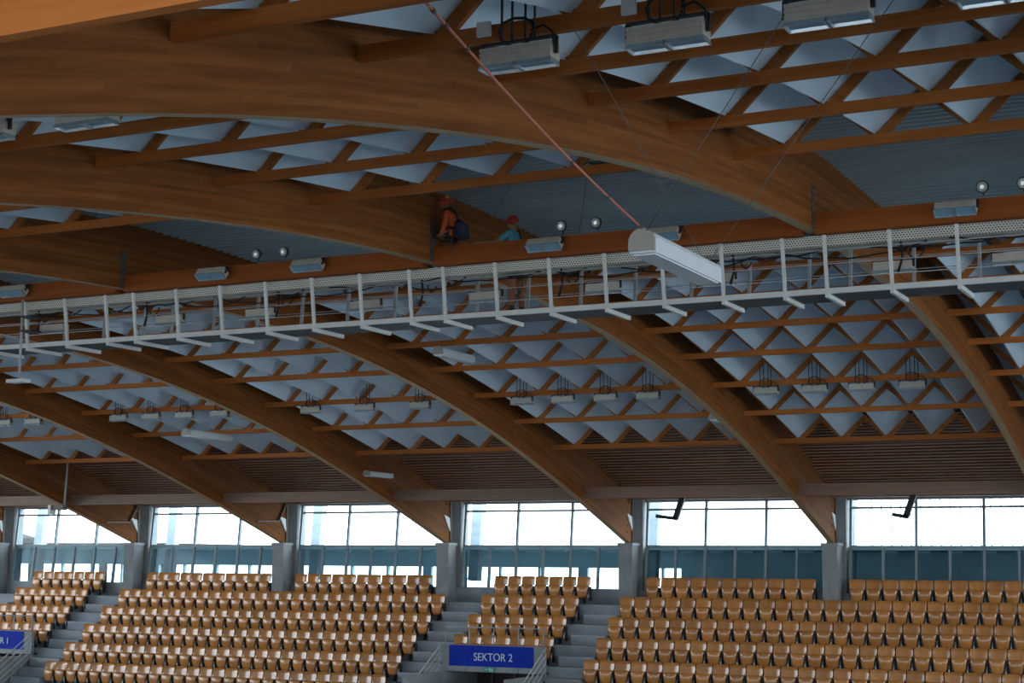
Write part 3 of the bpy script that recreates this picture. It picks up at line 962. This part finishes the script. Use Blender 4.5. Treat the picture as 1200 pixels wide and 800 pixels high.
# portals with sector signs
def text_mesh(s, size, m):
    cu_ = bpy.data.curves.new('t', 'FONT')
    cu_.body = s
    cu_.size = size
    cu_.extrude = .006
    o = bpy.data.objects.new('t', cu_)
    COL.objects.link(o)
    bpy.context.view_layer.update()
    me = bpy.data.meshes.new_from_object(o.evaluated_get(bpy.context.evaluated_depsgraph_get()))
    bpy.data.objects.remove(o)
    me.materials.clear()
    me.materials.append(m)
    return me
YP = 41.10
for a, c, num in PORT:
    nm = 'second' if num == 2 else 'first'
    t = thing('exit_portal', ((a + c) / 2, YP, -4.9), 'grey concrete exit portal carrying the %s sector sign' % nm, 'portal', 'exit portals')
    q = MB(); n = 4
    for i in range(n):
        x0 = a + (c - a) * i / n; x1 = a + (c - a) * (i + 1) / n
        q = MB(); q.box(x0 + .006, x1 - .006, YP, YP + .14, -2.93, -2.20); q.build('fascia_panel', M['concrete'], t)
    q = MB(); q.box(a, a + .14, YP - 2.2, YP + 2, -5.4, -2.95); q.build('side_wall', M['concrete'], t)
    q = MB(); q.box(c - .14, c, YP - 2.2, YP + 2, -5.4, -2.95); q.build('side_wall', M['concrete'], t)
    q = MB(); q.box(a + .14, c - .14, YP + 1.9, YP + 2, -5.4, -2.95); q.build('back_wall', M['dark'], t)  # blackened: shade inside the passage put into the wall colour
    q = MB(); q.box(a, c, YP + .14, YP + 2, -2.95, -2.90); q.build('lintel', M['dark'], t)  # blackened too, so the passage reads as shaded
    q = MB(); q.box(a, c, YP - 2.2, YP + 2, -5.45, -5.35); q.build('passage_floor', M['terrace'], t)
    for i in range(3):
        x0 = a + .14 + (c - a - .28) * (i + 1) / 4
        q = MB(); q.box(x0 - .03, x0 + .03, YP + 1.4, YP + 1.5, -5.35, -2.95); q.build('door_post', M['plate'], t)
    # the banner
    s = thing('sector_sign', (a + .24, YP - .02, -2.78), 'blue SEKTOR 2 banner in the middle of the stand' if num == 2 else 'blue sector banner cut off by the left picture edge', 'sign', 'sector signs')
    q = MB(); q.box(a + .24, c - .33, YP - .022, YP - .004, -2.78, -2.215); q.build('banner', M['sign'], s)
    me = text_mesh('SEKTOR %d' % num, .30, M['letters'])
    xs = [v.co.x for v in me.vertices]
    wid = max(xs) - min(xs)
    o = inst('lettering', me, s, (0, 0, 0), (HP, 0, 0))
    k = 1.19 / wid
    o.scale = (k, 1.0, 1)
    o.location = ((c - .97 - 1.19) - (a + .24), -.012, -2.62 + 2.78)
    # exit sign below
    xe = (a + c) / 2 - .1
    e = thing('exit_sign', (xe, YP - .03, -2.93), 'small green exit sign under the %s sector banner' % nm, 'sign', 'exit signs')
    q = MB(); q.box(xe - .17, xe + .17, YP - .035, YP - .003, -2.915, -2.80); q.build('sign_box', M['exit'], e)
    q = MB(); q.box(xe - .13, xe - .02, YP - .042, YP - .036, -2.865, -2.845); q.box(xe + .02, xe + .07, YP - .042, YP - .036, -2.90, -2.815)
    q.box(xe + .09, xe + .13, YP - .042, YP - .036, -2.90, -2.83)
    q.build('pictogram', M['exitmark'], e)
    # guard rail on the parapet
    g = thing('guard_rail', ((a + c) / 2, YP + .07, -2.2), 'thin grey guard rail on top of the %s sector portal' % nm, 'railing', 'portal guard rails')
    for i in range(5):
        x = a + .06 + (c - a - .12) * i / 4
        q = MB(); q.tube([(x, YP + .07, -2.2), (x, YP + .07, -1.72)], .018, 6); q.build('post', M['grey'], g)
    for zz in (-1.72,):
        q = MB(); q.tube([(a + .06, YP + .07, zz), (c - .06, YP + .07, zz)], .018, 6); q.build('rail', M['grey'], g)
    # sloping stair rails on both sides
    for sd, x in (('left', a - .05), ('right', c + .04)):
        g = thing('stair_rail', (x, YP - 1.2, -3.6), 'sloping grey stair railing on the %s side of the %s sector portal' % (sd, nm), 'railing', 'stair rails')
        sl = RIS / DEP
        for i in range(5):
            z0 = -2.22 - i * .19
            q = MB(); q.tube([(x, YP, z0), (x, YP - 2.6, z0 - 2.6 * sl * .95)], .014, 6); q.build('rail', M['white'], g)
        for i in range(4):
            yy = YP - .05 - .8 * i
            q = MB(); q.tube([(x, yy, -2.2 - (YP - yy) * sl * .95), (x, yy, -3.15 - (YP - yy) * sl * .95)], .02, 6); q.build('post', M['grey'], g)

# ------------------------------------------------------------------ folding seats
def seat_meshes():
    d = {}
    q = MB()
    nx, nz, th = 8, 3, .014
    def bp(u, w, back):
        x = -.213 + .426 * u
        s = (x / .213)
        y = .03 - .056 * s * s + .035 * w + (th if back else 0)
        z = .525 + .265 * w - .012 * (s ** 4) * (1 if w > .9 else 0)
        return (x, y, z)
    for i in range(nx):
        for j in range(nz):
            for bk in (0, 1):
                q.quad([bp((i + a) / nx, (j + b) / nz, bk) for a, b in ((0, 0), (1, 0), (1, 1), (0, 1))], smooth=True)
        q.quad([bp(i / nx, 1, 0), bp((i + 1) / nx, 1, 0), bp((i + 1) / nx, 1, 1), bp(i / nx, 1, 1)])
    for u in (0, 1):
        q.quad([bp(u, 0, 0), bp(u, 1, 0), bp(u, 1, 1), bp(u, 0, 1)])
    me = q.data('backrest', M['seat'])
    bm = bmesh.new(); bm.from_mesh(me); bmesh.ops.remove_doubles(bm, verts=bm.verts, dist=.0005)
    bmesh.ops.recalc_face_normals(bm, faces=bm.faces); bm.to_mesh(me); bm.free()
    d['backrest'] = me
    q = MB()
    def wd(w):                                       # folded pan: wide at the top, narrow rounded bottom
        return .196 - .062 * (1 - w) - (.022 if w < .02 else 0)
    nz = 6
    def pp(u, w, back):
        x = (2 * u - 1) * wd(w)
        y = -.10 - .035 * math.sin(math.pi * min(1, w * .9)) - .02 * (1 - (2 * u - 1) ** 2) + (.018 if back else 0)
        return (x, y, .185 + .36 * w)
    nx = 6
    for i in range(nx):
        for j in range(nz):
            for bk in (0, 1):
                q.quad([pp((i + a) / nx, (j + b) / nz, bk) for a, b in ((0, 0), (1, 0), (1, 1), (0, 1))], smooth=True)
        for w in (0, 1):
            q.quad([pp(i / nx, w, 0), pp((i + 1) / nx, w, 0), pp((i + 1) / nx, w, 1), pp(i / nx, w, 1)])
    for j in range(nz):
        for u in (0, 1):
            q.quad([pp(u, j / nz, 0), pp(u, (j + 1) / nz, 0), pp(u, (j + 1) / nz, 1), pp(u, j / nz, 1)])
    me = q.data('seat_pan', M['seat'])
    bm = bmesh.new(); bm.from_mesh(me); bmesh.ops.remove_doubles(bm, verts=bm.verts, dist=.0005)
    bmesh.ops.recalc_face_normals(bm, faces=bm.faces); bm.to_mesh(me); bm.free()
    d['seat_pan'] = me
    q = MB(); q.box(-.020, .020, -.142, -.135, .475, .495); d['number_plate'] = q.data('number_plate', M['plate'])
    q = MB()
    q.box(-.2, .2, -.08, -.02, .30, .51)
    q.box(.190, .225, -.09, .06, .10, .50)
    q.box(-.03, .03, -.02, .08, .0, .3)
    d['support_frame'] = q.data('support_frame', M['dark'])
    q = MB(); q.tube([(.205, -.115, .36), (.205, -.135, .22), (.205, -.12, .06)], .021, 6); d['hinge_tube'] = q.data('hinge_tube', M['seatedge'])
    return d
SM = seat_meshes()
seats = []
PIT = .4556
BLK = [('A', -37.45 - 7 * .45, 7, .45), ('B', -36.10, 27, PIT), ('C', -22.58, 7, .45), ('D', -18.16, 27, PIT)]
COLX = [x for x in BEAMS]
for nm, xl, n, p in BLK:
    for i in range(6):
        if nm in 'AC' and i > 3:
            continue
        for k in range(n):
            x = xl + (k + .5) * p
            if i == 0:
                if any(abs(x - cx) < .44 for cx in COLX):
                    continue
                if nm == 'B' and (k == 0 or k == n - 1):
                    continue
                if nm == 'D' and k == 0:
                    continue
            y, z = B0 - DEP * i - .22, T0 - RIS * i
            q = pix(x, y, z + .6)
            if not seen([(x, y, z + .7)], 25):
                continue
            seats.append((nm, i, k, n, x, y, z, q[2]))
seats.sort(key=lambda s: s[7])
BN = {'A': 'block by the first sector sign', 'B': 'wide middle block', 'C': 'block above the second sector sign', 'D': 'wide right hand block'}
ROWN = ['top row', 'second row', 'third row', 'fourth row', 'fifth row', 'sixth row']
def ordn(k):
    return ORD[k] if k < 10 else '%d%s' % (k + 1, 'st' if (k + 1) % 10 == 1 and k != 10 else 'nd' if (k + 1) % 10 == 2 and k != 11 else 'rd' if (k + 1) % 10 == 3 and k != 12 else 'th')
rest = seats[300:]
for nm, i, k, n, x, y, z, dd in seats[:300]:
    t = thing('folding_seat', (x, y, z), 'folded plywood seat, %s, %s from left, %s' % (ROWN[i], ordn(k), BN[nm]), 'seat', 'folding plywood stadium seats')
    for pn in ('backrest', 'seat_pan', 'support_frame', 'hinge_tube'):
        o = inst(pn, SM[pn], t)
        if pn == 'seat_pan':
            inst('number_plate', SM['number_plate'], o)
if rest:
    def joined(part):
        q = MB()
        for nm, i, k, n, x, y, z, dd in rest:
            b0 = len(q.v)
            q.v += [(v.co.x + x, v.co.y + y, v.co.z + z) for v in SM[part].vertices]
            q.f += [tuple(b0 + j for j in f.vertices) for f in SM[part].polygons]
            q.sm += [f.use_smooth for f in SM[part].polygons]
        return q
    t = thing('distant_folding_seats', (rest[0][4], rest[0][5], rest[0][6]), 'folded plywood seats farthest to the left on the stand', 'seats')
    t['kind'] = 'stuff'
    for pn, mm in (('backrest', 'seat'), ('seat_pan', 'seat'), ('support_frame', 'dark'), ('hinge_tube', 'seatedge')):
        o = joined(pn).build(pn, M[mm], t)
        o['kind'] = 'stuff'

# ------------------------------------------------------------------ people
def skin_body(name, nodes, edges, root, parent, mats, region):
    """continuous body grown from a skeleton; region(co) picks a material slot"""
    me = bpy.data.meshes.new(name)
    keys = list(nodes)
    off = Vector(parent.location)
    me.from_pydata([Vector(nodes[k][0]) - off for k in keys], [(keys.index(a), keys.index(b)) for a, b in edges], [])
    o = bpy.data.objects.new(name, me)
    COL.objects.link(o)
    o.modifiers.new('skin', 'SKIN')
    sv = me.skin_vertices[0].data
    for i, k in enumerate(keys):
        r = nodes[k][1]
        sv[i].radius = r if isinstance(r, tuple) else (r, r)
        sv[i].use_root = (k == root)
    ss = o.modifiers.new('sub', 'SUBSURF')
    ss.levels = ss.render_levels = 2
    bpy.context.view_layer.update()
    m2 = bpy.data.meshes.new_from_object(o.evaluated_get(bpy.context.evaluated_depsgraph_get()))
    bpy.data.objects.remove(o)
    m2.materials.clear()
    for m in mats:
        m2.materials.append(m)
    for p in m2.polygons:
        p.material_index = region(p.center + off)
        p.use_smooth = True
    b = bpy.data.objects.new(name, m2)
    COL.objects.link(b)
    b.parent = parent
    return b
def hand(nodes, edges, side, wrist, d, curl):
    """palm and five fingers beyond the wrist; d = direction of the hand, curl = direction the fingers bend"""
    w, d, c = Vector(wrist), Vector(d).normalized(), Vector(curl).normalized()
    s = d.cross(c).normalized()
    nodes[side + 'palm'] = (w + d * .055, .026)
    edges.append((side + 'wrist', side + 'palm'))
    for i, (o, L) in enumerate(((-.030, .062), (-.010, .072), (.011, .068), (.030, .052))):
        a, b_ = side + 'fa%d' % i, side + 'fb%d' % i
        nodes[a] = (w + d * (.085 + L * .35) + s * o + c * .008, .0085)
        nodes[b_] = (w + d * (.085 + L * .75) + s * o + c * .035, .0075)
        edges.extend([(side + 'palm', a), (a, b_)])
    nodes[side + 'th'] = (w + d * .07 - s * .05 + c * .02, .0095)
    edges.append((side + 'palm', side + 'th'))

def helmet(parent, c, r, m, face):
    f = Vector(face).normalized()
    q = MB()
    rings = []
    for j in range(7):
        a = math.pi / 2 * j / 6
        rings.append((r * math.cos(a), r * .95 * math.sin(a)))
    n = 18
    for (r0, z0), (r1, z1) in zip(rings, rings[1:]):
        for k in range(n):
            a0, a1 = 2 * math.pi * k / n, 2 * math.pi * (k + 1) / n
            q.quad([Vector(c) + Vector((r0 * math.cos(a0) * 1.0, r0 * math.sin(a0), z0)), Vector(c) + Vector((r0 * math.cos(a1), r0 * math.sin(a1), z0)),
                    Vector(c) + Vector((r1 * math.cos(a1), r1 * math.sin(a1), z1)), Vector(c) + Vector((r1 * math.cos(a0), r1 * math.sin(a0), z1))], smooth=True)
    h = q.build('helmet', m, parent)
    q = MB()
    side = Vector((0, 0, 1)).cross(f)
    pts = [Vector(c) + f * (r * .92 * math.cos(a)) + side * (r * .98 * math.sin(a)) for a in [math.pi * (i / 8 - .5) for i in range(9)]]
    out = [Vector(c) + f * (r * 1.35 * math.cos(a)) + side * (r * 1.02 * math.sin(a)) + Vector((0, 0, -.012)) for a in [math.pi * (i / 8 - .5) for i in range(9)]]
    q.prism(pts + out[::-1], (0, 0, .010))
    q.build('brim', m, h)
    return h

def face_nodes(head, f, r):
    pass

# worker in orange, crouched on the cross beam against the arch
X, Y = -11.83, 21.83
t = thing('person', (X, Y, 4.83), 'worker in orange vest and orange helmet crouching on the cross beam', 'person')
N = {'pelvis': ((X + .20, Y, 5.03), .105), 'belly': ((X + .12, Y, 5.13), .145), 'chest': ((X + .02, Y, 5.27), (.165, .15)), 'neckb': ((X - .07, Y, 5.38), .06),
     'neck': ((X - .10, Y, 5.42), .045), 'jaw': ((X - .145, Y, 5.465), .060), 'head': ((X - .13, Y, 5.52), .080),
     'nose': ((X - .225, Y, 5.485), .014)}
Ed = [('pelvis', 'belly'), ('belly', 'chest'), ('chest', 'neckb'), ('neckb', 'neck'), ('neck', 'jaw'), ('jaw', 'head'), ('jaw', 'nose')]
for sgn, sd in ((-1, 'n'), (1, 'f')):
    N[sd + 'sh'] = ((X - .02, Y + sgn * .17, 5.33), .058); N[sd + 'el'] = ((X - .05, Y + sgn * .20, 5.11), .043)
    N[sd + 'wrist'] = ((X - .13, Y + sgn * .15, 5.00), .030)
    Ed += [('chest', sd + 'sh'), (sd + 'sh', sd + 'el'), (sd + 'el', sd + 'wrist')]
    hand(N, Ed, sd, N[sd + 'wrist'][0], (-1, -sgn * .3, -.1), (0, -sgn, -.4))
    N[sd + 'hip'] = ((X + .18, Y + sgn * .09, 5.00), .085); N[sd + 'kn'] = ((X - .16, Y + sgn * .12, 5.07), .062)
    N[sd + 'an'] = ((X + .06, Y + sgn * .08, 4.945), .042); N[sd + 'toe'] = ((X - .10, Y + sgn * .08, 4.925), .038)
    Ed += [('pelvis', sd + 'hip'), (sd + 'hip', sd + 'kn'), (sd + 'kn', sd + 'an'), (sd + 'an', sd + 'toe')]
def reg(c):
    if c.z > 5.405:
        return 0
    if c.z < 4.975 and c.x < X + .12:
        return 3
    if c.x < X - .07 and c.z < 5.06:
        return 0 if abs(c.y - Y) > .13 or c.x < X - .21 else 2
    ax = (c.x - X) * .85 + (5.14 - c.z) * .52
    return 2 if ax > .16 or (c.z < 5.10 and c.x < X + .02 and abs(c.y - Y) < .17) else 1
skin_body('body', N, Ed, 'pelvis', t, [M['skin'], M['orange'], M['trousers'], M['boot']], reg)
h = helmet(t, (X - .125, Y, 5.545), .105, M['helmet2'], (-1, 0, 0))
q = MB(); q.disc((X - .06, Y - .085, 5.60), (.5, -1, .6), .026, .02, 8); q.build('badge', M['yellow'], h)
q = MB(); q.tube([(X - .11, Y - .10, 5.40), (X + .03, Y - .155, 5.41), (X + .14, Y - .155, 5.30), (X + .20, Y - .15, 5.16)], .022, 6); q.build('harness_strap', M['dark'], t)
q = MB(); q.tube([(X + .0, Y - .13, 5.10), (X + .12, Y - .15, 5.08), (X + .24, Y - .13, 5.13)], .026, 6); q.build('harness_belt', M['dark'], t)
q = MB()
q.tube([(X + .17, Y - .16, 5.19), (X + .21, Y - .17, 5.12), (X + .25, Y - .16, 5.02), (X + .27, Y - .15, 4.96)], [.05, .10, .095, .05], 10); q.build('tool_bag', M['navy'], t)
q = MB(); q.tube([(X + .1, Y - .17, 5.05), (X + .08, Y - .18, 4.92), (X + .05, Y - .17, 4.82), (X + .07, Y - .17, 4.76)], .010, 6); q.build('lanyard', M['dark'], t)

# worker in turquoise, standing on the catwalk behind the cross beam
X, Y, Z = -11.05, 22.45, CZ + .02
t = thing('person', (X, Y, Z), 'worker in turquoise shirt and red helmet standing on the catwalk', 'person')
N = {'pelvis': ((X, Y, Z + .84), (.12, .10)), 'belly': ((X - .01, Y, Z + .98), .135), 'chest': ((X - .02, Y, Z + 1.20), (.17, .15)), 'neckb': ((X - .05, Y, Z + 1.345), .065),
     'neck': ((X - .06, Y, Z + 1.38), .048), 'jaw': ((X - .085, Y, Z + 1.42), .060), 'head': ((X - .065, Y, Z + 1.48), .080), 'nose': ((X - .165, Y, Z + 1.44), .014)}
Ed = [('pelvis', 'belly'), ('belly', 'chest'), ('chest', 'neckb'), ('neckb', 'neck'), ('neck', 'jaw'), ('jaw', 'head'), ('jaw', 'nose')]
for sgn, sd in ((-1, 'n'), (1, 'f')):
    N[sd + 'sh'] = ((X - .04, Y + sgn * .18, Z + 1.29), .060)
    if sgn < 0:
        N[sd + 'el'] = ((X - .25, Y - .26, Z + 1.13), .042); N[sd + 'wrist'] = ((X - .46, Y - .34, Z + 1.145), .029)
        dd = (-1, -.3, .02)
    else:
        N[sd + 'el'] = ((X - .20, Y + .22, Z + 1.05), .042); N[sd + 'wrist'] = ((X - .40, Y + .12, Z + 1.10), .029)
        dd = (-1, -.4, .1)
    Ed += [('chest', sd + 'sh'), (sd + 'sh', sd + 'el'), (sd + 'el', sd + 'wrist')]
    hand(N, Ed, sd, N[sd + 'wrist'][0], dd, (0, 0, -1))
    N[sd + 'hip'] = ((X, Y + sgn * .09, Z + .78), .088); N[sd + 'kn'] = ((X - .03 * (1 if sgn < 0 else -1), Y + sgn * .10, Z + .44), .062)
    N[sd + 'an'] = ((X + .02 - .04 * (1 if sgn < 0 else -1), Y + sgn * .10, Z + .085), .045); N[sd + 'toe'] = ((X - .14 - .04 * (1 if sgn < 0 else -1), Y + sgn * .11, Z + .045), .040)
    Ed += [('pelvis', sd + 'hip'), (sd + 'hip', sd + 'kn'), (sd + 'kn', sd + 'an'), (sd + 'an', sd + 'toe')]
def reg2(c):
    z = c.z - Z
    if z > 1.365:
        return 0
    if z > .90:
        return 0 if (c.x < X - .15 and z > 1.0) else 1
    if z > .58:
        return 2
    return 3 if z > .16 else 4
skin_body('body', N, Ed, 'pelvis', t, [M['skin'], M['tshirt'], M['trousers'], M['brown'], M['boot']], reg2)
helmet(t, (X - .06, Y, Z + 1.505), .103, M['helmet'], (-1, 0, 0))
q = MB(); q.tube([(X + .10, Y - .12, Z + 1.34), (X + .15, Y - .12, Z + 1.17), (X + .14, Y - .12, Z + .95)], .014, 6); q.build('harness_strap', M['dark'], t)
q = MB(); q.tube([(X + .13 * math.cos(a), Y + .12 * math.sin(a), Z + .88) for a in [2 * math.pi * i / 14 for i in range(15)]], .022, 6); q.build('belt', M['dark'], t)
q = MB(); q.tube([(X + .1, Y - .13, Z + .86), (X + .2, Y - .14, Z + .62), (X + .16, Y - .14, Z + .40), (X + .10, Y - .13, Z + .3)], .012, 6); q.build('lanyard', M['dark'], t)

# ------------------------------------------------------------------ outside, far left: low roofs behind the windows
t = thing('distant_building', (-62, 58, -9), 'low dark canopy roof outside behind the far left upper panes', 'building')
q = MB(); q.box(-62, -45.5, 58, 64, .62, .86); q.build('canopy', M['foliage'], t)
for px in (-61.5, -57.4, -53.3, -49.2, -45.8):
    q = MB(); q.box(px, px + .25, 58.1, 58.4, -9.4, .62); q.build('post', M['foliage'], t)
q = MB(); q.prism([(-60.5, 57.8, .82), (-56.6, 57.8, .82), (-57.0, 57.8, 1.15), (-58.2, 57.8, 1.42), (-59.6, 57.8, 1.2)], (0, 5, 0)); q.build('roof', M['foliage'], t)
q = MB(); q.box(-56.2, -55.4, 58, 58.5, .86, 1.02); q.build('chimney', M['slats'], t)

# tidy helper properties
for o in bpy.data.objects:
    if '_off' in o:
        del o['_off']
